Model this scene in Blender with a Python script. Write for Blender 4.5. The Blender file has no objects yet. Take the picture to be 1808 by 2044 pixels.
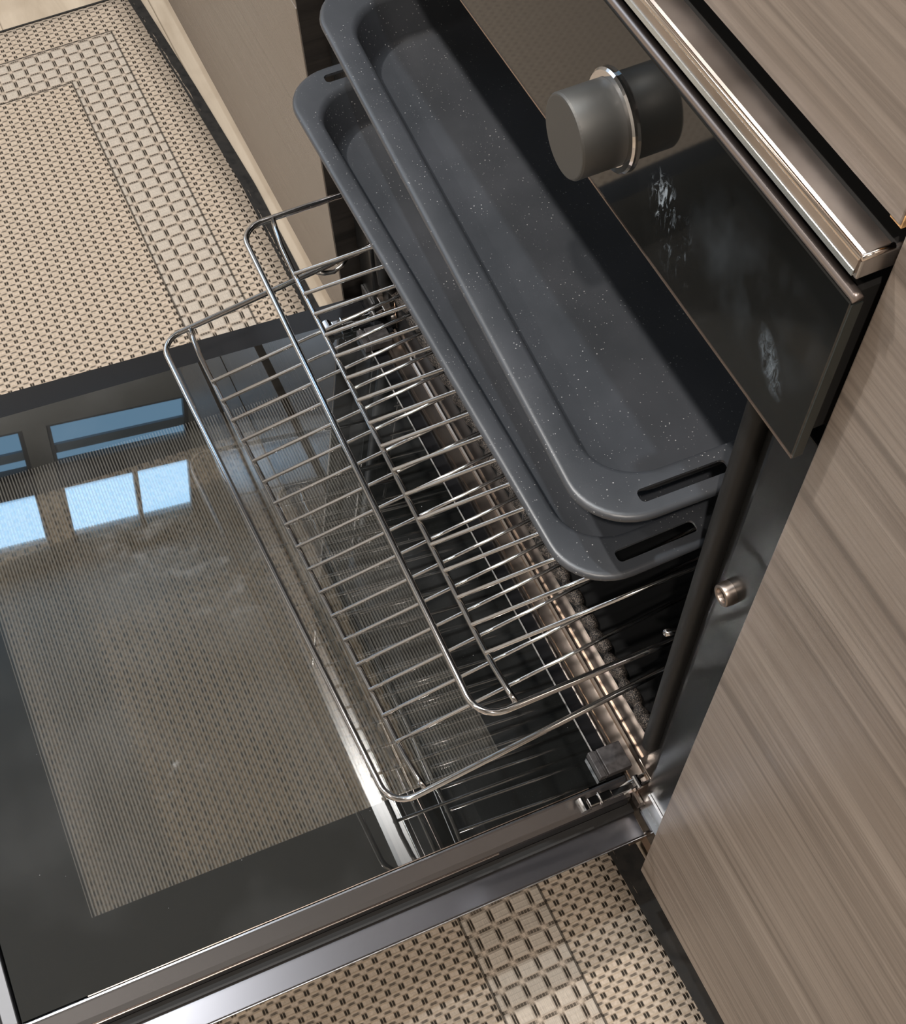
import bpy, bmesh, math, random
from mathutils import Vector, Matrix, noise
PI = math.pi
random.seed(7)
S = bpy.context.scene
COL = S.collection
ZO = 0.10                      # floor level lies 0.10 m under the cabinet bottoms

# ------------------------------------------------------------------ camera
cd = bpy.data.cameras.new('camera'); cam = bpy.data.objects.new('camera', cd); COL.objects.link(cam)
RX = Vector((0.41813966, 0.90812904, -0.02146769)); RY = Vector((0.81664343, -0.38615553, -0.42892589)); RZ = Vector((-0.39780993, 0.16181948, -0.90308456))
m4 = Matrix((RX, -RY, -RZ)).transposed().to_4x4(); m4.translation = Vector((0.7706, -0.2074, 0.8530 + ZO))
cam.matrix_world = m4
cd.sensor_fit = 'VERTICAL'; cd.sensor_height = 24.0; cd.lens = 24.0 * 2256.53 / 2044
cd.shift_x = (904 - 932.2) / 2044; cd.shift_y = (1365.1 - 1022) / 2044
cd.clip_start = 0.01; cd.clip_end = 50
S.camera = cam
S.view_settings.view_transform = 'Standard'; S.view_settings.look = 'None'; S.view_settings.gamma = 1
S.view_settings.use_curve_mapping = False
S.view_settings.exposure = 0.88
w = bpy.data.worlds.new('world'); S.world = w; w.use_nodes = True
w.node_tree.nodes['Background'].inputs[0].default_value = (0.30, 0.42, 0.60, 1); w.node_tree.nodes['Background'].inputs[1].default_value = 0.25

LIGHTS = [  # ceiling downlights: x, y, power, colour, label
    (1.60, -0.84, 66, (1.0, 0.90, 0.81), 'ceiling downlight over the right hand cabinets'),
    (0.10, -0.46, 34, (0.86, 0.94, 1.0), 'ceiling downlight straight above the oven door'),
    (-0.46, -0.86, 78, (1.0, 0.95, 0.90), 'ceiling downlight over the left end of the rug'),
    (0.50, -1.75, 20, (1.0, 0.93, 0.86), 'ceiling downlight in the middle of the room'),  # added fill lamp, set where door and panel don't mirror it
]
WIN_STRENGTH = 1.4
FILL_WIN = 1.6  # glow of the added window that fills from the left
CEIL = 2.62

# ------------------------------------------------------------------ node helpers
class N:
    """tiny expression builder for math nodes"""
    def __init__(s, t, sock): s.t = t; s.s = sock
    def _m(s, op, b=None, c=None):
        n = s.t.nodes.new('ShaderNodeMath'); n.operation = op
        for i, v in enumerate((s, b, c)):
            if v is None: continue
            if isinstance(v, N): s.t.links.new(v.s, n.inputs[i])
            else: n.inputs[i].default_value = v
        return N(s.t, n.outputs[0])
    def __add__(s, b): return s._m('ADD', b)
    __radd__ = __add__
    def __sub__(s, b): return s._m('SUBTRACT', b)
    def __rsub__(s, b): return (s * -1.0) + b
    def __mul__(s, b): return s._m('MULTIPLY', b)
    __rmul__ = __mul__
    def __truediv__(s, b): return s._m('DIVIDE', b)
    def abs(s): return s._m('ABSOLUTE')
    def frac(s): return s._m('FRACT')
    def floor(s): return s._m('FLOOR')
    def lt(s, b): return s._m('LESS_THAN', b)
    def gt(s, b): return s._m('GREATER_THAN', b)
    def mn(s, b): return s._m('MINIMUM', b)
    def mx(s, b): return s._m('MAXIMUM', b)
    def pw(s, b): return s._m('POWER', b)
    def cl(s):
        r = s._m('ADD', 0.0); r.s.node.use_clamp = True; return r

class MT:
    def __init__(s, name):
        s.m = bpy.data.materials.new(name); s.m.use_nodes = True; s.t = s.m.node_tree
        s.b = s.t.nodes['Principled BSDF']; s.out = s.t.nodes['Material Output']
    def tc(s, which='Object'):
        n = s.t.nodes.new('ShaderNodeTexCoord'); return n.outputs[which]
    def xyz(s, which='Object'):
        n = s.t.nodes.new('ShaderNodeSeparateXYZ'); s.t.links.new(s.tc(which), n.inputs[0])
        return [N(s.t, n.outputs[i]) for i in range(3)]
    def map(s, sc, rot=(0, 0, 0), loc=(0, 0, 0), which='Object'):
        n = s.t.nodes.new('ShaderNodeMapping'); n.inputs['Scale'].default_value = sc; n.inputs['Rotation'].default_value = rot; n.inputs['Location'].default_value = loc
        s.t.links.new(s.tc(which), n.inputs[0]); return n.outputs[0]
    def noise(s, sc=5, vec=None, det=2, rough=.5, dist=0):
        n = s.t.nodes.new('ShaderNodeTexNoise'); n.inputs['Scale'].default_value = sc; n.inputs['Detail'].default_value = det
        n.inputs['Roughness'].default_value = rough; n.inputs['Distortion'].default_value = dist
        s.t.links.new(vec if vec is not None else s.tc(), n.inputs['Vector']); return N(s.t, n.outputs[0])
    def vor(s, sc, vec=None, feat='F1'):
        n = s.t.nodes.new('ShaderNodeTexVoronoi'); n.feature = feat; n.inputs['Scale'].default_value = sc
        s.t.links.new(vec if vec is not None else s.tc(), n.inputs['Vector']); return N(s.t, n.outputs[0])
    def rng(s, v, a, b, c=0, d=1, smooth=False):
        n = s.t.nodes.new('ShaderNodeMapRange'); n.clamp = True
        if smooth: n.interpolation_type = 'SMOOTHSTEP'
        s.t.links.new(v.s, n.inputs['Value'])
        for k, x in zip(('From Min', 'From Max', 'To Min', 'To Max'), (a, b, c, d)): n.inputs[k].default_value = x
        return N(s.t, n.outputs[0])
    def mix(s, f, a, b):
        n = s.t.nodes.new('ShaderNodeMix'); n.data_type = 'RGBA'
        if isinstance(f, N): s.t.links.new(f.s, n.inputs[0])
        else: n.inputs[0].default_value = f
        for i, v in ((6, a), (7, b)):
            if isinstance(v, tuple): n.inputs[i].default_value = (*v, 1)
            else: s.t.links.new(v, n.inputs[i])
        return n.outputs[2]
    def set(s, k, v):
        i = s.b.inputs[k]
        if isinstance(v, N): s.t.links.new(v.s, i)
        elif isinstance(v, bpy.types.NodeSocket): s.t.links.new(v, i)
        elif isinstance(v, tuple): i.default_value = (*v, 1)
        else: i.default_value = v
        return s
    def bump(s, h, strength=.3, dist=.001):
        n = s.t.nodes.new('ShaderNodeBump'); n.inputs['Strength'].default_value = strength; n.inputs['Distance'].default_value = dist
        s.t.links.new(h.s, n.inputs['Height']); s.t.links.new(n.outputs[0], s.b.inputs['Normal']); return n
    def node(s, kind): return s.t.nodes.new(kind)

def plain(name, col, rough=.5, metal=0., spec=.5, nz=0, nzs=60, bump=0.):
    M = MT(name)
    if nz:
        f = M.noise(nzs, det=3)
        M.set('Base Color', M.mix(M.rng(f, .3, .7), tuple(c * (1 - nz) for c in col), tuple(min(1, c * (1 + nz)) for c in col)))
        M.set('Roughness', M.rng(f, .3, .7, rough * .85, rough * 1.15))
        if bump: M.bump(f, bump, .0005)
    else:
        M.set('Base Color', col); M.set('Roughness', rough)
    M.set('Metallic', metal); M.set('Specular IOR Level', spec)
    return M.m

def laminate(name, dark, light, rough=.38, grain=1.0, rib=True):
    M = MT(name)
    f = M.noise(1.0, M.map((2.2, 2, 55)), det=5, rough=.62, dist=.6)
    g = M.noise(1.0, M.map((5, 3, 420)), det=3, rough=.6)
    st = M.noise(1.0, M.map((1.6, 1, 150), loc=(3, 1, 4)), det=2, rough=.5, dist=.4)
    base = M.mix(M.rng(f, .32, .68), dark, light)
    base2 = M.mix(M.rng(g, .45, .72, 0, .55 * grain), base, tuple(c * .62 for c in dark))
    base3 = M.mix(M.rng(st, .56, .68, 0, .60 * grain), base2, tuple(c * .60 for c in dark))
    M.set('Base Color', base3)
    M.set('Roughness', M.rng(g, .3, .7, rough, rough + .08))
    M.set('Specular IOR Level', .6 if rough > .3 else 1.0)
    if rib: M.bump(g + f * .4, .22 * grain, .0006)
    return M.m

MAT = {}
MAT['oak_front'] = laminate('grey_brown_laminate', (.170, .135, .110), (.300, .250, .210), .34)
MAT['taupe_front'] = laminate('smooth_taupe_laminate', (.150, .120, .094), (.172, .138, .110), .20, .25)
MAT['carcass'] = plain('black_carcass', (.018, .017, .016), .6)
MAT['side_board'] = laminate('dark_board', (.016, .013, .011), (.034, .028, .023), .4, 1.0)
MAT['chipboard'] = plain('chipboard_edge', (.62, .36, .16), .8, nz=.4, nzs=400)
MAT['black_glass_side'] = plain('black_enamel_gloss', (.012, .012, .013), .16, spec=.6)
MAT['cavity'] = plain('cavity_enamel', (.006, .0062, .0065), .38, spec=.35)
MAT['seal'] = plain('black_rubber_seal', (.010, .0095, .009), .55, spec=.35)
MAT['bronze'] = plain('polished_steel', (.50, .42, .36), .24, 1.0)
MAT['chrome'] = plain('chrome', (.72, .70, .69), .09, 1.0)
MAT['dull_steel'] = plain('brushed_steel', (.50, .48, .47), .34, 1.0, nz=.12, nzs=220, bump=.12)
MAT['trim_steel'] = plain('door_trim_steel', (.36, .36, .38), .26, 1.0)
MAT['flange'] = plain('dark_satin_steel', (.17, .16, .165), .30, 1.0)
MAT['gold_edge'] = plain('warm_metal_edge', (.40, .31, .25), .34, 1.0)
MAT['grey_plastic'] = plain('grey_plastic', (.052, .047, .047), .5, nz=.25, nzs=300)
MAT['dark_metal'] = plain('dark_metal', (.05, .048, .05), .35, .6)
MAT['profile'] = plain('brushed_profile', (.46, .40, .36), .36, 1.0, nz=.28, nzs=22)
MAT['profile_edge'] = plain('polished_profile_edge', (.80, .70, .62), .16, 1.0)
MAT['panel_trim'] = plain('satin_rim', (.34, .29, .27), .34, .85)
MAT['bushing'] = plain('steel_bush', (.36, .30, .26), .36, 1.0)
MAT['white_wall'] = plain('painted_wall', (.34, .325, .30), .8, nz=.04)
MAT['ceiling'] = plain('painted_ceiling', (.34, .325, .30), .85, nz=.03)
MAT['worktop'] = plain('dark_worktop', (.055, .050, .046), .35, nz=.3, nzs=200)
MAT['plinth'] = plain('black_plinth', (.02, .019, .018), .6)
MAT['lamp_ring'] = plain('lamp_ring', (.7, .7, .7), .3, .8)
MAT['print'] = plain('dark_ink', (.015, .05, .10), .7)
MAT['win_frame'] = plain('window_frame', (.16, .15, .15), .5)

def knob_mat():
    M = MT('knob_anodised'); M.set('Base Color', (.105, .103, .098)); M.set('Metallic', .7); M.set('Roughness', .5)
    f = M.noise(260, det=2); M.bump(f, .06, .0004)
    return M.m
MAT['knob'] = knob_mat()

def tray_mat():
    M = MT('tray_enamel')
    v = M.vor(520); n1 = M.noise(35, det=2)
    sp = (v.lt(.20) * M.noise(700).gt(.57)).cl() * M.rng(n1, .38, .62)
    f = M.noise(14, det=4, rough=.6)
    base = M.mix(M.rng(f, .3, .7), (.040, .044, .050), (.054, .058, .067))
    M.set('Base Color', M.mix(sp.cl(), base, (.42, .42, .42)))
    M.set('Roughness', M.rng(f, .3, .7, .34, .46)); M.set('Specular IOR Level', .75)
    M.bump(M.noise(900, det=1), .06, .0003)
    return M.m
MAT['tray'] = tray_mat()

def panel_mat():
    M = MT('control_panel_glass')
    x, y, z = M.xyz()
    x = x + .298; z = z + .02
    def blob(cx, cz, rx, rz, skew=0.):
        dx = (x - cx) - (z - cz) * skew
        return M.rng(((dx / rx).pw(2.0) + ((z - cz) / rz).pw(2.0)), .15, 1.0, 1, 0)
    n = M.noise(1, M.map((260, 1, 130)), det=5, rough=.72, dist=1.2)
    n2 = M.noise(1, M.map((60, 1, 40), loc=(5, 2, 1)), det=3)
    s = blob(.493, .555, .011, .013) * M.rng(n, .52, .74) + blob(.505, .545, .016, .018) * M.rng(n, .56, .8) * .35 \
        + blob(.570, .548, .008, .012, -.6) * M.rng(n, .42, .66) * .30 + blob(.55, .565, .05, .03) * M.rng(n2, .45, .8) * .07
    s = s.cl()
    M.set('Base Color', M.mix(s, (.0060, .0063, .0060), (.36, .44, .52)))
    M.set('Roughness', M.rng(s, 0, .5, .045, .45)); M.set('Specular IOR Level', .75)
    return M.m
MAT['panel'] = panel_mat()

def glass_mat(name, border, tint, refl, stripes=True, smudge=True):
    """door pane: clear field with a black printed border; coordinates are the door's own"""
    M = MT(name); t = M.t; x, y, z = M.xyz()
    x0, x1, y0, y1 = border
    inside = (x.gt(x0) * x.lt(x1) * y.gt(y0) * y.lt(y1)).cl()
    tr = M.node('ShaderNodeBsdfTransparent'); tr.inputs[0].default_value = (*tint, 1)
    ink = M.node('ShaderNodeBsdfDiffuse'); ink.inputs[0].default_value = (.010, .0105, .010, 1)
    gl = M.node('ShaderNodeBsdfGlossy'); gl.inputs['Roughness'].default_value = .012; gl.inputs[0].default_value = (.93, .97, 1.0, 1)
    grey = M.node('ShaderNodeBsdfDiffuse'); grey.inputs[0].default_value = (.20, .19, .17, 1)
    body = tr.outputs[0]
    def mixs(f, a, b):
        n = M.node('ShaderNodeMixShader')
        if isinstance(f, N): t.links.new(f.s, n.inputs[0])
        else: n.inputs[0].default_value = f
        t.links.new(a, n.inputs[1]); t.links.new(b, n.inputs[2]); return n.outputs[0]
    if stripes:
        l = (y / .00245).frac().gt(.58) * .42
        body = mixs(l, body, grey.outputs[0])
    body = mixs(inside, ink.outputs[0], body)
    if smudge:
        white = M.node('ShaderNodeBsdfDiffuse'); white.inputs[0].default_value = (.62, .63, .64, 1)
        n = M.noise(1, M.map((70, 26, 1), rot=(0, 0, .5)), det=5, rough=.7, dist=.8)
        n2 = M.noise(9, det=3, rough=.6)
        def blob(cx, cy, r):
            return M.rng(((x - cx) / r).pw(2.0) + ((y - cy) / r).pw(2.0), .2, 1, 1, 0)
        s = (blob(.41, -.30, .03) * M.rng(n, .55, .72) * .55 + blob(.21, -.25, .045) * M.rng(n, .50, .78) * .25 + blob(.26, -.20, .05) * M.rng(n, .52, .8) * .2
             + blob(.36, -.22, .04) * M.rng(n, .6, .8) * .2 + M.rng(n2, .48, .8) * .045)
        sp = (M.vor(150).lt(.045) * M.noise(300).gt(.62)) * .8
        body = mixs((s + sp).cl(), body, white.outputs[0])
    fr = M.node('ShaderNodeFresnel'); fr.inputs[0].default_value = 1.52
    body = mixs((N(t, fr.outputs[0]) + refl).cl(), body, gl.outputs[0])
    t.links.new(body, M.out.inputs[0])
    return M.m

def rug_mat():
    M = MT('woven_rug'); t = M.t; x, y, z = M.xyz()
    wob = M.noise(8, det=2) - .5
    wob2 = M.noise(7, M.map((1, 1, 1), loc=(4, 7, 0)), det=2) - .5
    X = x + wob * .006; Y = y + wob2 * .006
    def tri(u, c, wd, soft=.35):   # 1 inside |u-c|<wd
        return M.rng((u - c).abs(), wd * (1 - soft), wd * (1 + soft), 1, 0)
    # fine weave ---------------------------------------------------------
    fu = (Y / .0122).frac(); fv = (X / .0096).frac()
    dots = (tri(fu, .40, .075) + tri(fu, .60, .075)).cl() * tri(fv, .5, .25)
    gu = (Y / .0122 + .5).frac(); gv = (X / .0096 + .5).frac()
    dash = tri(gu, .5, .24) * tri(gv, .5, .10)
    thr = tri((X / .0048).frac(), .5, .12, .8)       # thin tan threads running across
    fine_dark = (dots + dash * .75).cl()
    # band of large cells -------------------------------------------------
    cu = (Y / .0184).frac(); cv = (X / .0172).frac()
    bars = (tri(cu, .06, .042) + tri(cu, .94, .042)).cl() * tri(cv, .5, .33)
    rows = (tri(cv, .03, .05) + tri(cv, .97, .05)).cl() * tri(cu, .5, .34)
    rows = rows * M.rng((Y / .0028).frac(), .2, .35, .45, 1)
    cell = tri(cu, .5, .36, .15) * tri(cv, .5, .36, .15)
    band_dark = (bars + rows * .85).cl()
    # frame shaped band mask ---------------------------------------------
    d1 = x + .752; d2 = (y * -1.0) - .002; d3 = y + .92; d4 = (x * -1.0) + 1.62
    d = d1.mn(d2).mn(d3).mn(d4)
    band = (d.gt(.061) * d.lt(.1345)).cl()
    seam = (tri(d, .061, .0010) + tri(d, .1345, .0010)).cl()
    dark = band_dark * band + fine_dark * (1.0 - band)
    light = M.mix(M.rng(M.noise(420, det=2), .3, .7), (.45, .37, .29), (.60, .50, .405))
    light = M.mix(thr * .55 * (1.0 - band), light, (.45, .34, .23))
    cellc = M.mix(M.rng(M.noise(1, M.map((120, 1500, 1)), det=2), .3, .7), (.43, .375, .315), (.58, .51, .43))
    light = M.mix((cell * band).cl(), light, cellc)
    col = M.mix((dark + seam * .8).cl(), light, (.028, .021, .014))
    M.set('Base Color', col); M.set('Roughness', .72); M.set('Specular IOR Level', .35)
    h = cell * band * 1.0 - (dark + seam).cl() * 1.2 + M.noise(1500, det=1) * .15 + thr * .3
    M.bump(h, .7, .0014)
    return M.m
MAT['rug'] = rug_mat()
MAT['rug_edge'] = plain('rug_binding', (.016, .014, .012), .8, nz=.5, nzs=130, bump=.5)

def floor_mat():
    M = MT('pale_oak_floor')
    x, y, z = M.xyz()
    f = M.noise(1, M.map((3, 24, 1)), det=5, rough=.6, dist=.8); k = M.noise(14, det=4)
    c = M.mix(M.rng(f, .3, .7), (.40, .32, .235), (.62, .525, .41))
    c = M.mix(M.rng(k, .55, .75, 0, .35), c, (.30, .22, .15))
    g = M.rng((y / .19).frac(), 0, .012, 1, 0)
    M.set('Base Color', M.mix(g, c, (.16, .12, .08))); M.set('Roughness', .42); M.bump(f, .1, .0006)
    return M.m
MAT['floor'] = floor_mat()

def emit(name, col, s, dim=None):
    M = MT(name); e = M.node('ShaderNodeEmission'); e.inputs[0].default_value = (*col, 1); e.inputs[1].default_value = s
    M.t.links.new(e.outputs[0], M.out.inputs[0]); return M.m

def braid_mat():
    M = MT('braided_seal'); f = M.vor(1300)
    M.set('Base Color', M.mix(M.rng(f, .15, .5), (.26, .215, .18), (.018, .016, .015))); M.set('Roughness', .45); M.set('Metallic', .3)
    M.bump(f, .6, .0006); return M.m
MAT['braid'] = braid_mat()

# ------------------------------------------------------------------ mesh helpers
def box(bm, x0, x1, y0, y1, z0, z1):
    v = [bm.verts.new(p) for p in ((x0, y0, z0), (x1, y0, z0), (x1, y1, z0), (x0, y1, z0), (x0, y0, z1), (x1, y0, z1), (x1, y1, z1), (x0, y1, z1))]
    for f in ((0, 3, 2, 1), (4, 5, 6, 7), (0, 1, 5, 4), (1, 2, 6, 5), (2, 3, 7, 6), (3, 0, 4, 7)): bm.faces.new([v[i] for i in f])

def prism(bm, prof, a0, a1, axis='x'):
    """extrude a closed 2-D profile along an axis; profile in the two other axes in order"""
    def P(a, p, q):
        return {'x': (a, p, q), 'y': (p, a, q), 'z': (p, q, a)}[axis]
    A = [bm.verts.new(P(a0, *p)) for p in prof]; B = [bm.verts.new(P(a1, *p)) for p in prof]
    n = len(prof)
    for i in range(n): bm.faces.new((A[i], A[(i + 1) % n], B[(i + 1) % n], B[i]))
    bm.faces.new(A[::-1]); bm.faces.new(B)

def tube(bm, pts, r, seg=10, closed=False, caps=True):
    pts = [Vector(p) for p in pts]; n = len(pts)
    rr = r if callable(r) else (lambda i: r)
    up = None; rings = []
    for i in range(n):
        if closed: d = pts[(i + 1) % n] - pts[i - 1]
        else: d = pts[min(i + 1, n - 1)] - pts[max(i - 1, 0)]
        d.normalize()
        if up is None:
            up = Vector((0, 0, 1)) if abs(d.z) < .9 else Vector((1, 0, 0))
        s = d.cross(up).normalized(); up = s.cross(d).normalized()
        rings.append([bm.verts.new(pts[i] + (s * math.cos(2 * PI * k / seg) + up * math.sin(2 * PI * k / seg)) * rr(i)) for k in range(seg)])
    for i in range(n if closed else n - 1):
        a, b = rings[i], rings[(i + 1) % n]
        for k in range(seg): bm.faces.new((a[k], a[(k + 1) % seg], b[(k + 1) % seg], b[k]))
    if caps and not closed: bm.faces.new(rings[0][::-1]); bm.faces.new(rings[-1])

def lathe_y(bm, cx, cz, prof, seg=40):
    """prof = [(y, r)...] revolved about the axis parallel to Y"""
    rings = []
    for y, r in prof:
        rings.append([bm.verts.new((cx + r * math.cos(2 * PI * k / seg), y, cz + r * math.sin(2 * PI * k / seg))) for k in range(seg)])
    for a, b in zip(rings, rings[1:]):
        for k in range(seg): bm.faces.new((a[k], b[k], b[(k + 1) % seg], a[(k + 1) % seg]))
    bm.faces.new(rings[0]); bm.faces.new(rings[-1][::-1])

def rrect(x0, x1, y0, y1, r, n=8):
    o = []
    for cx, cy, a0 in ((x1 - r, y1 - r, 0), (x0 + r, y1 - r, 90), (x0 + r, y0 + r, 180), (x1 - r, y0 + r, 270)):
        for i in range(n + 1):
            a = math.radians(a0 + 90 * i / n); o.append((cx + r * math.cos(a), cy + r * math.sin(a)))
    return o

def origin_of(p):
    o = Vector((0, 0, 0))
    while p is not None: o += p.location; p = p.parent
    return o

def obj(name, bm, mat, parent=None, label=None, bevel=0, smooth=False, local=False, shift=True, z=ZO, seg=2):
    """bm is in scene coordinates measured from the cabinet bottoms (z) unless local"""
    bmesh.ops.recalc_face_normals(bm, faces=bm.faces)
    me = bpy.data.meshes.new(name)
    if not local:
        off = Vector((0, 0, z)) - (origin_of(parent) if parent else Vector((0, 0, 0)))
        bmesh.ops.translate(bm, verts=bm.verts, vec=off)
    bm.to_mesh(me); bm.free()
    o = bpy.data.objects.new(name, me); COL.objects.link(o)
    for m in (mat if isinstance(mat, (list, tuple)) else [mat]): me.materials.append(m)
    if parent: o.parent = parent
    if smooth:
        for f in me.polygons: f.use_smooth = True
    if bevel:
        b = o.modifiers.new('bevel', 'BEVEL'); b.width = bevel; b.segments = seg; b.limit_method = 'ANGLE'; b.angle_limit = math.radians(40)
        b.harden_normals = False
    if label: o['label'] = label
    return o

def bmbox(*a):
    bm = bmesh.new(); box(bm, *a); return bm
def bmboxes(L):
    bm = bmesh.new()
    for a in L: box(bm, *a)
    return bm
def bmtube(pts, r, seg=10, closed=False):
    bm = bmesh.new(); tube(bm, pts, r, seg, closed); return bm

def thing(name, label, cat, loc=(0, 0, 0), group=None):
    o = bpy.data.objects.new(name, None); COL.objects.link(o); o.location = loc
    o.empty_display_size = .05
    o['label'] = label; o['category'] = cat
    if group: o['group'] = group
    return o
def tag(o, label, cat, group=None):
    o['label'] = label; o['category'] = cat
    if group: o['group'] = group
    return o
def struct(name, bm, m, parent=None, **k):
    o = obj(name, bm, m, parent, **k)
    if parent is None: o['kind'] = 'structure'
    return o

# ------------------------------------------------------------------ the room  (z measured from the true floor here: z=0)
XL, XR, YF, YB = -1.60, 2.60, -2.30, 0.62
struct('floor', bmbox(XL, XR, YF, YB, -.05, 0), MAT['floor'], z=0)
struct('ceiling', bmbox(XL, XR, YF, YB, CEIL, CEIL + .05), MAT['ceiling'], z=0)
struct('wall_back', bmbox(XL, XR, YB, YB + .05, 0, CEIL), MAT['white_wall'], z=0)
struct('wall_front', bmbox(XL, XR, YF - .05, YF, 0, CEIL), MAT['white_wall'], z=0)
struct('wall_right', bmbox(XR, XR + .05, YF, YB, 0, CEIL), MAT['white_wall'], z=0)
# window wall with two openings (z from floor)
wins = [(-.14, .27, 1.98, 2.53), (-.74, -.205, 1.98, 2.53)]
bm = bmesh.new()
box(bm, XL - .05, XL, YF, YB, 0, 1.05); box(bm, XL - .05, XL, YF, -2.10, 1.05, 1.98); box(bm, XL - .05, XL, -.48, YB, 1.05, 1.98); box(bm, XL - .05, XL, YF, YB, 2.53, CEIL)
box(bm, XL - .05, XL, YF, -.74, 1.98, 2.53); box(bm, XL - .05, XL, -.205, -.14, 1.98, 2.53); box(bm, XL - .05, XL, .27, YB, 1.98, 2.53)
struct('wall_left', bm, MAT['white_wall'], z=0)
pane_dim = emit('window_daylight_low', (.33, .60, .86), WIN_STRENGTH * .50)
pane_br = emit('window_daylight_high', (.42, .70, 1.0), WIN_STRENGTH)
for i, (y0, y1, z0, z1) in enumerate(wins):
    zm0, zm1 = 2.155, 2.265
    fr = bmesh.new()
    box(fr, XL - .045, XL - .005, y0, y1, zm0, zm1)
    box(fr, XL - .045, XL - .005, y0, y1, z0, z0 + .012); box(fr, XL - .045, XL - .005, y0, y1, z1 - .03, z1)
    box(fr, XL - .045, XL - .005, y0, y0 + .012, z0 + .012, zm0); box(fr, XL - .045, XL - .005, y1 - .012, y1, z0 + .012, zm0)
    box(fr, XL - .045, XL - .005, y0, y0 + .012, zm1, z1 - .03); box(fr, XL - .045, XL - .005, y1 - .012, y1, zm1, z1 - .03)
    ym = y0 + (y1 - y0) * .56
    box(fr, XL - .045, XL - .005, ym - .007, ym + .007, zm1, z1 - .03)
    F = struct('window_%d' % (i + 1), fr, MAT['win_frame'], z=0)
    obj('lower_pane', bmbox(XL - .030, XL - .026, y0 + .012, y1 - .012, z0 + .012, zm0), pane_dim, F, z=0)
    obj('upper_pane', bmboxes([(XL - .030, XL - .026, y0 + .012, ym - .007, zm1, z1 - .03), (XL - .030, XL - .026, ym + .007, y1 - .012, zm1, z1 - .03)]), pane_br, F, z=0)
    # slat across the lower light
    obj('blind_rail', bmbox(XL - .022, XL - .014, y0 + .012, y1 - .012, z0 + .10, z0 + .135), plain('blind_slat', (.3, .36, .42), .6), F, z=0)

fr = bmesh.new()
for a in ((-2.10, -2.06, 1.05, 1.98), (-.52, -.48, 1.05, 1.98), (-2.06, -.52, 1.05, 1.09), (-2.06, -.52, 1.94, 1.98), (-1.31, -1.27, 1.09, 1.94)):
    box(fr, XL - .045, XL - .005, *a)
F = struct('window_3', fr, MAT['win_frame'], z=0)  # added out of view for cool fill and glare on the drawer fronts
obj('left_pane', bmbox(XL - .030, XL - .026, -2.06, -1.31, 1.09, 1.94), emit('window_daylight', (.66, .82, 1.0), FILL_WIN), F, z=0)
obj('right_pane', bmbox(XL - .030, XL - .026, -1.27, -.52, 1.09, 1.94), emit('window_daylight', (.66, .82, 1.0), FILL_WIN), F, z=0)

# ------------------------------------------------------------------ ceiling downlights
for (lx, ly, pwr, col, lab) in LIGHTS:
    t = thing('ceiling_downlight', lab, 'ceiling light', (lx, ly, CEIL - .012))
    bm = bmesh.new()
    n = 32
    for (ra, rb, za, zb) in ((.034, .046, CEIL - .012, CEIL - .012), (.046, .046, CEIL - .012, CEIL), (.034, .034, CEIL - .012, CEIL - .001)):
        A = [bm.verts.new((lx + ra * math.cos(2 * PI * k / n), ly + ra * math.sin(2 * PI * k / n), za)) for k in range(n)]
        B = [bm.verts.new((lx + rb * math.cos(2 * PI * k / n), ly + rb * math.sin(2 * PI * k / n), zb)) for k in range(n)]
        for k in range(n): bm.faces.new((A[k], A[(k + 1) % n], B[(k + 1) % n], B[k]))
    obj('lamp_ring', bm, MAT['lamp_ring'], t, z=0)
    bm = bmesh.new(); bmesh.ops.create_circle(bm, cap_ends=True, segments=24, radius=.033, matrix=Matrix.Translation((lx, ly, CEIL - .004)))
    obj('diffuser', bm, emit('lamp_diffuser', col, pwr * 1.0), t, z=0)
    ld = bpy.data.lights.new('downlight', 'SPOT'); ld.energy = pwr; ld.color = col; ld.shadow_soft_size = .028; ld.spot_size = math.radians(150); ld.spot_blend = .6
    lo = bpy.data.objects.new('downlight', ld); COL.objects.link(lo); lo.parent = t; lo.location = (0, 0, -.02)

# ------------------------------------------------------------------ rug
def edge_y(x):     # near edge of the rug, gently wavy
    k = [(-.76, -.022), (-.55, -.010), (-.349, -.002), (-.146, -.004), (.1, .001), (.556, .009), (.714, .014), (1.65, .018)]
    for (a, b), (c, d) in zip(k, k[1:]):
        if x <= c: return b + (d - b) * (x - a) / (c - a)
    return k[-1][1]
bm = bmesh.new()
xs = [-.752 + i * (2.372 / 120) for i in range(121)]; ny = 24
def rz(x, y): return .0062 + .0006 * noise.noise(Vector((x * 6, y * 6, 0)))
top = []
for x in xs:
    ye = edge_y(x) + .0012 * math.sin(x * 160); row = []
    for j in range(ny + 1):
        y = ye + (-.92 - ye) * j / ny
        xx = x + (.0 if x > -.74 else .004 * math.sin(y * 9))
        row.append((xx, y))
    top.append(row)
V = [[bm.verts.new((p[0], p[1], rz(*p))) for p in r] for r in top]
for i in range(len(xs) - 1):
    for j in range(ny): bm.faces.new((V[i][j], V[i][j + 1], V[i + 1][j + 1], V[i + 1][j]))
Bv = {}
bd = [(0, j) for j in range(ny + 1)] + [(i, ny) for i in range(1, len(xs))] + [(len(xs) - 1, j) for j in range(ny - 1, -1, -1)] + [(i, 0) for i in range(len(xs) - 2, 0, -1)]
for a in bd: Bv[a] = bm.verts.new((V[a[0]][a[1]].co.x, V[a[0]][a[1]].co.y, .0005))
for a, b in zip(bd, bd[1:] + bd[:1]): bm.faces.new((V[a[0]][a[1]], V[b[0]][b[1]], Bv[b], Bv[a]))
rug = obj('woven_rug', bm, MAT['rug'], z=0, smooth=True)
tag(rug, 'beige woven floor rug with dark flecks and a band of large checks', 'rug')
bm = bmesh.new()      # dark binding all round
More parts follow.
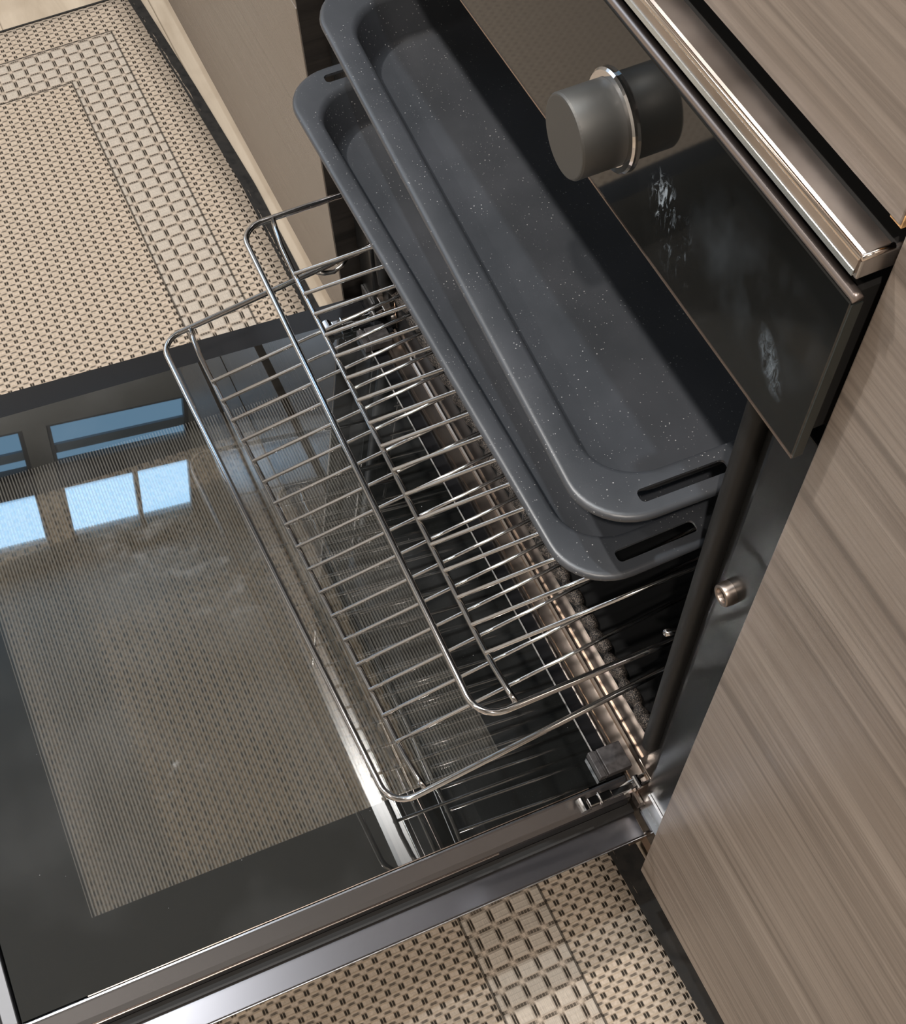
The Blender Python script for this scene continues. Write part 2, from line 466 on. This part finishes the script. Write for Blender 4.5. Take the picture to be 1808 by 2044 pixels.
W1 = [(x, edge_y(x)) for x in xs]
out = []
for x in xs:
    out.append((Vector((x, edge_y(x) - .004, .0068)), Vector((x, edge_y(x) + (.0115 if x < .3 else .0115 + .010 * min(1, (x - .3) / .25)) , .0045))))
A = [bm.verts.new(a) for a, b in out]; B = [bm.verts.new(b) for a, b in out]; Cc = [bm.verts.new((b.x, b.y, .0004)) for a, b in out]
for i in range(len(out) - 1):
    bm.faces.new((A[i], A[i + 1], B[i + 1], B[i])); bm.faces.new((B[i], B[i + 1], Cc[i + 1], Cc[i]))
box(bm, -.7545, -.7515, -.92, edge_y(-.752) + .0115, .0004, .0070)
obj('binding', bm, MAT['rug_edge'], rug, label='dark bound edge of the rug', z=0)

# ------------------------------------------------------------------ cabinets
H = .623      # bottom of the upper drawer row
# left base unit: drawers with grip gaps
t = thing('base_cabinet', 'taupe drawer cabinet standing to the left of the oven', 'cabinet', (-.45, .30, 0))
bm = bmboxes([(-1.20, -.0025, .021, .58, .004, .752)])
obj('carcass', bm, MAT['carcass'], t)
obj('end_panel', bmbox(-.0022, -.0002, .0006, .56, .0, .752), MAT['side_board'], t)
obj('plinth', bmbox(-1.20, 0, .07, .09, -.0995, .004), MAT['plinth'], t)
for (z0, z1) in ((0, .329), (.3585, .506), (.5115, .612), (.632, .752)):
    obj('drawer_front', bmbox(-.5985, -.0023, 0, .019, z0, z1), MAT['taupe_front'], t, bevel=.0007)
    obj('drawer_front', bmbox(-1.1985, -.6015, 0, .019, z0, z1), MAT['taupe_front'], t, bevel=.0007)
# right tall unit
t = thing('tall_cabinet', 'grey brown wood grain cabinet to the right of the open oven', 'cabinet', (1.0, .30, 0))
obj('carcass', bmbox(.5985, 1.80, .021, .58, .004, .752), MAT['carcass'], t)
obj('plinth', bmbox(.5985, 1.80, .05, .07, -.0995, .004), MAT['plinth'], t)
obj('door', bmbox(.5965, 1.1935, 0, .0185, 0, .752), MAT['oak_front'], t, bevel=.0007)
obj('door', bmbox(1.1965, 1.80, 0, .0185, 0, .752), MAT['oak_front'], t, bevel=.0007)
# oven housing with the drawer over it
t = thing('kitchen_drawer', 'grey brown wood grain drawer directly above the oven', 'drawer', (.298, .30, H + ZO))
dfr = obj('drawer_front', bmbox(.003, .5935, 0, .019, H, .752), MAT['oak_front'], t, bevel=.0006)
obj('chipped_corner', bmbox(.5885, .5939, .0004, .0186, H - .0006, H + .0035), MAT['chipboard'], dfr, label='chipped corner showing orange chipboard')
obj('drawer_box', bmbox(.02, .576, .021, .55, H + .012, .745), MAT['carcass'], t)
wt = obj('worktop', bmbox(XL + .01, 1.80, .004, .61, .756, .794), MAT['worktop'], bevel=.001)
tag(wt, 'dark worktop running above the cabinets and oven', 'worktop')
# metal grip rail below the drawer
t = thing('grip_rail', 'brushed metal rail under the drawer above the control panel', 'rail', (.298, 0, .60 + ZO))
bm = bmesh.new()
prism(bm, [(-.0110, .6120), (-.0104, .6160), (-.0085, .6170), (.0000, .6170), (.0006, .6162), (.0006, .6135), (-.0075, .6135), (-.0085, .6125), (-.0090, .6105), (-.0108, .6105)], .0035, .5935)
obj('rail', bm, MAT['profile'], t)
bm = bmesh.new(); tube(bm, [(.0035, -.01035, .6162), (.5938, -.01035, .6162)], .0010, 8)
tube(bm, [(.5938, -.0103, .6162), (.5938, .0006, .6164)], .0010, 8)
obj('polished_edge', bm, MAT['profile_edge'], t, smooth=True)  # highlight along the rail edge, put in as a paler strip
obj('lower_lip', bmbox(.0035, .5935, -.0114, -.0106, .6100, .6120), plain('pale_lip', (.62, .68, .70), .25, .9), t)
obj('end_cap', bmbox(.5925, .5945, -.0100, .018, .6085, .6158), MAT['dull_steel'], t, bevel=.0006)
obj('back_web', bmbox(.0035, .5925, .0008, .020, .609, .6132), MAT['carcass'], t)

# ------------------------------------------------------------------ the oven
oven = thing('built_in_oven', 'black built-in oven with its glass door lowered open', 'oven', (.298, .30, ZO + .02))
# cavity
cx0, cx1, cz0, cz1, cy1 = .044, .552, .088, .500, .46
bm = bmesh.new()
def q(bm, *p): bm.faces.new([bm.verts.new(a) for a in p])
def shell(bm, x0, x1, y0, y1, z0, z1, t):
    box(bm, x0 - t, x0, y0, y1, z0 - t, z1 + t); box(bm, x1, x1 + t, y0, y1, z0 - t, z1 + t)
    box(bm, x0, x1, y0, y1, z0 - t, z0); box(bm, x0, x1, y0, y1, z1, z1 + t); box(bm, x0 - t, x1 + t, y1, y1 + t, z0 - t, z1 + t)
shell(bm, cx0, cx1, .0305, cy1, cz0, cz1, .004)
obj('cavity', bm, MAT['cavity'], oven)
bm = bmboxes([(.003, .594, .026, .030, .504, .603), (.003, .056, .026, .030, .050, .504), (.540, .594, .026, .030, .050, .504)])
MAT['frame_enamel'] = plain('frame_enamel', (.009, .0092, .009), .26, spec=.30)
fr = obj('front_frame', bm, MAT['frame_enamel'], oven, bevel=.0006)
# raised inner lip of the frame on both sides
for xa, sg in ((.556, 1), (.040, -1)):
    bm = bmesh.new(); prism(bm, [(xa - .002 * sg, .026), (xa, .0195), (xa + .003 * sg, .0185), (xa + .034 * sg, .0185), (xa + .034 * sg, .026)], .052, .500, 'z')
    obj('side_rail', bm, MAT['frame_enamel'], oven, bevel=.0008)
    obj('hinge_plate', bmbox(min(xa + .006 * sg, xa + .033 * sg), max(xa + .006 * sg, xa + .033 * sg), .0165, .0182, .022, .064), MAT['dull_steel'], oven, label='bare brushed metal hinge cover')
obj('housing', bmboxes([(.004, .592, .032, .036, .016, .084), (.004, .592, .032, .036, .506, .602), (.004, .008, .032, .50, .016, .602), (.588, .592, .032, .50, .016, .602)]), MAT['dark_metal'], oven)
# door seal
for xs_ in (.5405, .0555):
    pts = [(xs_, .0245, .108 + (.485 - .108) * i / 30) for i in range(31)]
    pts = [(xs_ - math.copysign(.004, xs_ - .3), .030, .098)] + pts
    bm = bmesh.new(); tube(bm, pts, lambda i: .0064 if i > 0 else .004, 16)
    obj('side_seal', bm, MAT['seal'], oven, smooth=True)
pts = []; rad = []
n = 300
for i in range(n + 1):
    x = .062 + (.534 - .062) * i / n; ph = 2 * PI * x / .0235
    pts.append((x, .0355 + .0008 * math.sin(ph), .0905)); rad.append(.0030 + .0030 * abs(math.cos(ph / 2)) ** .7)
bm = bmesh.new(); tube(bm, pts, lambda i: rad[i], 14)
obj('bottom_seal', bm, MAT['braid'], oven, smooth=True, label='braided bottom seal with bulges')
for cs in ([(.532, .0350, .0905), (.536, .0340, .0925), (.539, .0310, .097), (.5405, .0270, .104)], [(.064, .0350, .0905), (.060, .0340, .0925), (.057, .0310, .097), (.0555, .0270, .104)]):
    obj('corner_seal', bmtube(cs, .0050, 14), MAT['braid'], oven, smooth=True)
# lower channel
prof = [(.0095, .044), (.0100, .0535), (.0112, .0552), (.0130, .0552), (.0142, .0538), (.0150, .0522), (.0245, .0522), (.0253, .0540), (.0268, .0552), (.0285, .0540),
        (.0292, .0505), (.0318, .0500), (.0326, .0580), (.0342, .0592), (.0352, .0580), (.0352, .044)]
bm = bmesh.new(); prism(bm, prof, .062, .563)
obj('lower_channel', bm, MAT['bronze'], oven, label='polished metal channel under the seal')
obj('lower_apron', bmboxes([(.003, .594, .012, .031, .018, .043)]), MAT['black_glass_side'], oven)
for xa in (.548, .048):
    bm = bmesh.new(); box(bm, xa - .010, xa + .010, .0300, .0315, .050, .083); box(bm, xa - .010, xa + .010, .020, .0315, .076, .0775)
    obj('corner_bracket', bm, MAT['bronze'], oven, bevel=.0006)
    bm = bmesh.new(); lathe_y(bm, xa + .006, .063, [(.0265, .0), (.0265, .0032), (.0285, .0036), (.030, .0036)][1:], 20); obj('screw', bm, MAT['dull_steel'], oven)
obj('foot_bracket', bmboxes([(.575, .590, .012, .028, -.002, .018), (.575, .577, .000, .020, .004, .018)]), MAT['gold_edge'], oven, bevel=.0005)
obj('foot_bracket', bmboxes([(.006, .021, .012, .028, -.002, .018)]), MAT['gold_edge'], oven, bevel=.0005)
# hollow bush on the right hand frame
bm = bmesh.new(); seg = 28
rings = []
for (y, r) in ((.0190, .0064), (.0160, .0064), (.0132, .0060), (.0126, .0056), (.0126, .0044), (.0134, .0040), (.0186, .0039)):
    rings.append([bm.verts.new((.5660 + r * math.cos(2 * PI * k / seg), y, .366 + r * math.sin(2 * PI * k / seg))) for k in range(seg)])
for a, b in zip(rings, rings[1:]):
    for k in range(seg): bm.faces.new((a[k], a[(k + 1) % seg], b[(k + 1) % seg], b[k]))
bu = obj('door_stop_bush', bm, MAT['bushing'], oven, smooth=True)
bm = bmesh.new(); lathe_y(bm, .5660, .366, [(.0165, .0034), (.0175, .0036)], 20); obj('bush_core', bm, MAT['carcass'], bu)
# control panel
obj('control_panel', bmbox(.004, .5945, -.0080, -.0040, .5245, .5985), MAT['panel'], oven, bevel=.0008, label='glossy black glass control panel').name
cp = oven.children[-1]
obj('panel_housing', bmbox(.006, .590, -.0038, .0255, .530, .5965), MAT['carcass'], oven)
bm = bmesh.new(); tube(bm, [(.004, -.0062, .5998), (.5930, -.0062, .5998), (.5948, -.0062, .5994)], .0019, 12)
obj('panel_rim', bm, MAT['panel_trim'], cp, smooth=True, label='satin metal top rim of the control panel')
obj('lower_edge', bmbox(.004, .5945, -.0083, -.0040, .5240, .5248), MAT['gold_edge'], cp)
obj('side_edge', bmbox(.5945, .5950, -.0080, -.0040, .5245, .598), plain('glass_side_edge', (.025, .03, .028), .3, .0), cp)
# knob
kx, kz = .4535, .5605
bm = bmesh.new(); lathe_y(bm, kx, kz, [(-.0080, .0185), (-.0092, .0188), (-.0100, .0180), (-.0102, .0160)], 56)
kr = obj('knob_ring', bm, MAT['chrome'], oven, smooth=False, bevel=0, label='thin polished ring around the knob')
bm = bmesh.new(); lathe_y(bm, kx, kz, [(-.0090, .0150), (-.0100, .0156), (-.0280, .0156), (-.0288, .0151), (-.0290, .0146)], 64)
kb = obj('oven_knob', bm, MAT['knob'], oven, label='round dark grey metal knob')
for f in kb.data.polygons:
    f.use_smooth = abs(f.normal.y) < .5
# shelf guides in the cavity: wire ladders
for xs_, sg in ((cx0 + .0035, 1), (cx1 - .0035, -1)):
    bm = bmesh.new()
    for z in (.138, .178, .2215, .260, .300, .3295, .345, .3800):
        tube(bm, [(xs_, .045, z), (xs_, .44, z)], .0018, 6)
    for y in (.05, .24, .43): tube(bm, [(xs_ - .0012 * sg, y, .10), (xs_ - .0012 * sg, y, .47)], .0018, 6)
    obj('shelf_guide', bm, MAT['chrome'], oven, smooth=True)
bm = bmesh.new(); tube(bm, [(.5300, .018, .262), (.5300, .030, .256)], .0022, 10)
obj('guide_pin', bm, MAT['chrome'], oven, smooth=True)
bm = bmesh.new(); lathe_y(bm, .298, .30, [(.4535, .085), (.4560, .09)], 48); obj('fan_cover', bm, MAT['cavity'], oven)

# ------------------------------------------------------------------ oven door (own coordinates: x along, y = minus distance from hinge, z = height over the inner glass)
T = .098; ZD = .0589
LW = -.455   # far end
clear = (.100, .488, -.378, -.068)
bm = bmesh.new()
box(bm, .0085, .553, LW, .012, -.0200, -.0062)
# hollow the frame under the clear field: build as ring instead of a slab
bm.free(); bm = bmesh.new()
for a in ((.0085, clear[0] - .004, LW, .012), (clear[1] + .004, .5385, LW, .012)):
    box(bm, a[0], a[1], a[2], a[3], -.0280, -.0062)
box(bm, clear[0] - .004, clear[1] + .004, LW, clear[2] - .004, -.0280, -.0062)
box(bm, clear[0] - .004, clear[1] + .004, clear[3] + .004, .012, -.0280, -.0062)
door = obj('oven_door', bm, MAT['black_glass_side'], local=True)
door.parent = oven; door.location = Vector((0, 0, ZD + ZO)) - origin_of(oven); door.rotation_euler = (-math.atan(T), 0, 0)
door['label'] = 'lowered oven door with clear striped glass and black border'
def dpart(name, bm, mat, **k): return obj(name, bm, mat, door, local=True, **k)
dpart('inner_glass', bmbox(.038, .5375, LW + .017, -.0045, -.0040, 0), glass_mat('door_inner_glass', clear, (.92, .91, .88), .19, stripes=True), label='inner glass pane with black printed border')
dpart('outer_glass', bmbox(.014, .5625, LW + .004, .004, -.0340, -.0300), glass_mat('door_outer_glass', (clear[0], clear[1], clear[2], -.122), (.93, .91, .88), .0, stripes=False, smudge=False))  # near border widened: black ink stands in for shade under the racks
dpart('glass_edge', bmboxes([(.052, .518, -.0044, -.0034, -.0016, .0004)]), plain('pale_glass_edge', (.30, .29, .28), .3), label='pale polished glass edge')
dpart('side_trim', bmboxes([(.0085, .036, LW, .010, -.0061, -.0045)]), MAT['black_glass_side'], bevel=.0005)
# right hand trim: bright sloping channel
bm = bmesh.new()
prism(bm, [(.5390, -.0005), (.5402, -.0005), (.5412, -.0016), (.5500, -.0072), (.5530, -.0105), (.5535, -.0130), (.5535, -.0280), (.5390, -.0280)], LW + .002, .010, 'y')
dpart('side_channel', bm, MAT['trim_steel'], label='bright satin metal channel along the door side')
bm = bmesh.new(); box(bm, .5378, .5384, LW + .06, -.020, -.0030, .0002); dpart('edge_strip', bm, MAT['gold_edge'], label='thin warm metal strip')
bm = bmesh.new(); box(bm, .5536, .5542, LW + .01, -.10, -.0142, -.0128); dpart('edge_strip', bm, MAT['gold_edge'], label='thin warm metal strip')
dpart('recess', bmboxes([(.5537, .5610, LW, .012, -.0300, -.0250)]), MAT['carcass'])
# outer front flange
bm = bmesh.new()
prism(bm, [(.5600, -.0290), (.5790, -.0300), (.5800, -.0306), (.5800, -.0350), (.5600, -.0350)], LW, .012, 'y')
dpart('front_flange', bm, MAT['flange'], label='satin dark metal edge of the door front')
dpart('edge_strip', bmboxes([(.5801, .5806, LW, .013, -.0312, -.0300)]), MAT['dull_steel'])
dpart('front_flange', bmboxes([(.0080, .0140, LW, .012, -.0350, -.0281)]), MAT['black_glass_side'])
# end piece with recess at the free edge
bm = bmesh.new()
x0, x1, y0, y1 = .0085, .5375, LW - .028, LW + .015
box(bm, x0, x1, y1 - .010, y1, -.006, .0012)
for xa in (x0, x1 - .014, .26): box(bm, xa, xa + .014, y0, y1 - .010, -.006, .0012)
box(bm, x0, x1, y0, y0 + .004, -.006, .0012)
dpart('end_piece', bm, plain('dark_cast_metal', (.10, .10, .105), .42, .7), bevel=.0008, label='slotted grey metal end piece')
dpart('end_recess', bmbox(x0, x1, y0, y1 - .010, -.030, -.010), MAT['carcass'])
bm = bmesh.new()
tube(bm, [(.05, -.420, -.036), (.05, -.420, -.062), (.06, -.420, -.070), (.535, -.420, -.070), (.545, -.420, -.062), (.545, -.420, -.036)], .0065, 14)
dpart('handle', bm, MAT['dull_steel'], smooth=True)
for x0, sg in ((.5145, 1), (.0815, -1)):
    a, b = sorted((x0, x0 + .008 * sg)); c, d = sorted((x0 + .0095 * sg, x0 + .024 * sg))
    a, b = x0, x0 + .022 * sg
    bm = bmesh.new()
    xa, xb = min(a, b), max(a, b)
    box(bm, xa, xb, -.0100, -.0050, .0004, .0075); box(bm, xa, xb, -.0030, .0165, .0004, .0075); box(bm, xa, xb, -.0050, -.0030, .0004, .0055)
    dpart('glass_clip', bm, MAT['grey_plastic'], bevel=.0006, label='dark grey clip holding the glass')
# hinges
for x0 in (.5505, .0455):
    bm = bmesh.new()
    box(bm, x0 - .0035, x0 + .0035, -.028, -.0085, .0035, .0085)
    box(bm, x0 - .0045, x0 + .0045, -.0195, -.0175, .0030, .0098)
    box(bm, x0 - .0028, x0 + .0028, -.0100, .0120, .0020, .0060)
    hg = dpart('hinge', bm, MAT['chrome'], bevel=.0008)
    bm = bmesh.new(); tube(bm, [(x0 - .0052, -.0320, .0062), (x0 + .0052, -.0320, .0062)], .0042, 18); o = obj('roller', bm, MAT['chrome'], hg, local=True, smooth=False)
    bm = bmesh.new()
    for dx in (-.0036, .0026):
        prism(bm, [(.001, .0030), (.0105, .0010), (.0200, .0060), (.0330, .0120), (.0330, .0175), (.0180, .0120), (.0060, .0085)], x0 + dx, x0 + dx + .0011)
    tube(bm, [(x0 - .005, .0130, .0085), (x0 + .005, .0130, .0085)], .0026, 12)
    obj('hinge_arm', bm, MAT['chrome'], hg, local=True)

# ------------------------------------------------------------------ baking trays
def make_tray(name, label, flange_f):
    """origin at the middle of the front edge; y goes back into the oven"""
    w, d = .2235, .372
    bm = bmesh.new()
    fs = .0245
    dep = .030
    def ring(inx, inf, inb, r, z):
        return [bm.verts.new((x, y, z)) for x, y in rrect(-w + inx, w - inx, inf, d - inb, r, 10)]
    R = []
    R.append(ring(.0004, .0004, .0004, .034, -.0042))
    R.append(ring(0, 0, 0, .034, -.0030))
    R.append(ring(.0004, .0004, .0004, .0338, -.0012))
    R.append(ring(.0018, .0018, .0018, .033, -.0001))
    R.append(ring(.0034, .0034, .0034, .032, 0))
    R.append(ring(fs - .0022, flange_f - .0022, .014, .0322, -.0001))
    R.append(ring(fs, flange_f, .016, .031, -.0010))
    R.append(ring(fs + .0016, flange_f + .0016, .0176, .030, -.0040))
    R.append(ring(fs + .0065, flange_f + .0060, .0225, .030, -dep + .0050))
    R.append(ring(fs + .0080, flange_f + .0075, .0245, .029, -dep + .0014))
    R.append(ring(fs + .0115, flange_f + .0110, .0280, .027, -dep))
    # underside
    R.append(ring(fs + .0115, flange_f + .0110, .0280, .027, -dep - .0014))
    R.append(ring(fs + .0066, flange_f + .0062, .0230, .029, -dep + .0004))
    R.append(ring(fs + .0004, flange_f + .0004, .0164, .031, -.0042))
    R.append(ring(fs - .0022, flange_f - .0022, .0140, .032, -.0018))
    R.append(ring(.0034, .0034, .0034, .032, -.0018))
    n = len(R[0])
    for a, b in list(zip(R[:10], R[1:11])) + list(zip(R[11:], R[12:])) + [(R[-1], R[0])]:
        for k in range(n): bm.faces.new((a[k], a[(k + 1) % n], b[(k + 1) % n], b[k]))
    bm.faces.new(R[10]); bm.faces.new(R[11][::-1])
    o = obj(name, bm, MAT['tray'], local=True)
    # cut the four handle slots
    cb = bmesh.new()
    for sx in (-1, 1):
        cxm = sx * (w - .0125)
        for (ya, yb) in ((.030, .078), (d - .078, d - .034)):
            pr = rrect(cxm - .0040, cxm + .0040, ya, yb, .0028, 4); prism(cb, pr, -.01, .01, 'z')
    bmesh.ops.recalc_face_normals(cb, faces=cb.faces)
    cm = bpy.data.meshes.new('cut'); cb.to_mesh(cm); cb.free(); co = bpy.data.objects.new('cut', cm); COL.objects.link(co)
    md = o.modifiers.new('slots', 'BOOLEAN'); md.operation = 'DIFFERENCE'; md.solver = 'EXACT'; md.object = co
    dg = bpy.context.evaluated_depsgraph_get(); nm = bpy.data.meshes.new_from_object(o.evaluated_get(dg))
    o.modifiers.clear(); o.data = nm; bpy.data.objects.remove(co)
    for f in o.data.polygons: f.use_smooth = True
    o.data.set_sharp_from_angle(angle=math.radians(50))
    tag(o, label, 'baking tray', 'enamel baking trays in the oven')
    return o
tr = make_tray('baking_tray', 'dark grey enamel baking tray, the lower one just above the racks', .0125)
tr.location = (.298, -.0416, .3359 + ZO); tr.rotation_euler = (0, 0, .0005)
tr2 = make_tray('baking_tray', 'dark grey enamel baking tray, the topmost one under the control panel', .0165)
tr2.location = (.298, -.0248, .3889 + ZO); tr2.rotation_euler = Matrix.Rotation(-.0521, 3, 'Z').to_4x4().to_3x3().to_euler()
tr2.rotation_euler = (Matrix.Rotation(-.0521, 3, 'Z') @ Matrix.Rotation(math.atan(.030), 3, 'X')).to_euler()

# ------------------------------------------------------------------ wire racks
def make_rack():
    t = thing('oven_rack', '', 'oven rack', (0, 0, 0), 'chrome wire racks pulled out of the oven')
    w, d, r = .2235, .352, .018
    loop = [(x, y, 0) for x, y in rrect(-w, w, 0, d, r, 7)]
    bm = bmesh.new(); tube(bm, loop, .00235, 10, closed=True)
    obj('rack_frame', bm, MAT['chrome'], t, local=True, smooth=True)
    def jog(y):
        return [(-w + .001, y + .003, 0), (-w + .012, y + .0015, -.0004), (-w + .030, y, -.0020), (-w + .050, y, -.0052), (-w + .060, y, -.0060), (w - .060, y, -.0060), (w - .046, y, -.0052),
                (w - .030, y, -.0020), (w - .012, y + .0010, -.0004), (w - .001, y + .002, 0)]
    bm = bmesh.new(); tube(bm, jog(.0235), .0020, 10); obj('cross_rail', bm, MAT['chrome'], t, local=True, smooth=True)
    bm = bmesh.new(); tube(bm, jog(.315), .0020, 10); obj('cross_rail', bm, MAT['chrome'], t, local=True, smooth=True)
    for k in range(17):
        x = -.1650 + k * .0217
        bm = bmesh.new(); tube(bm, [(x, .0222, -.0022), (x, d - .0015, -.0022)], .00145, 8)
        obj('rack_wire', bm, MAT['chrome'], t, local=True, smooth=True)
    for s in (-1, 1):      # little stop kinks on the side wires
        bm = bmesh.new(); tube(bm, [(s * w, .140, -.001), (s * (w - .0015), .146, -.0045), (s * (w - .002), .154, -.0068), (s * (w - .0015), .162, -.0045), (s * w, .168, -.001)], .0021, 8)
        obj('stop', bm, MAT['chrome'], t, local=True, smooth=True)
    return t
def dup(root, label):
    r = root.copy(); COL.objects.link(r); r['label'] = label
    for ch in list(root.children):
        c = ch.copy(); COL.objects.link(c); c.parent = r
    return r
ra = make_rack(); ra['label'] = 'chrome wire rack pulled out furthest, the lowest one over the door glass'
rb = dup(ra, 'chrome wire rack pulled out less, between the lowest rack and the trays')
ra.location = (.298, -.1710, .1492 + ZO); ra.rotation_euler = (Matrix.Rotation(.0312, 3, 'Z') @ Matrix.Rotation(math.atan(.0825), 3, 'X')).to_euler()
rb.location = (.298, -.0957, .2293 + ZO); rb.rotation_euler = (Matrix.Rotation(-.0167, 3, 'Z') @ Matrix.Rotation(math.atan(.0083), 3, 'X')).to_euler()
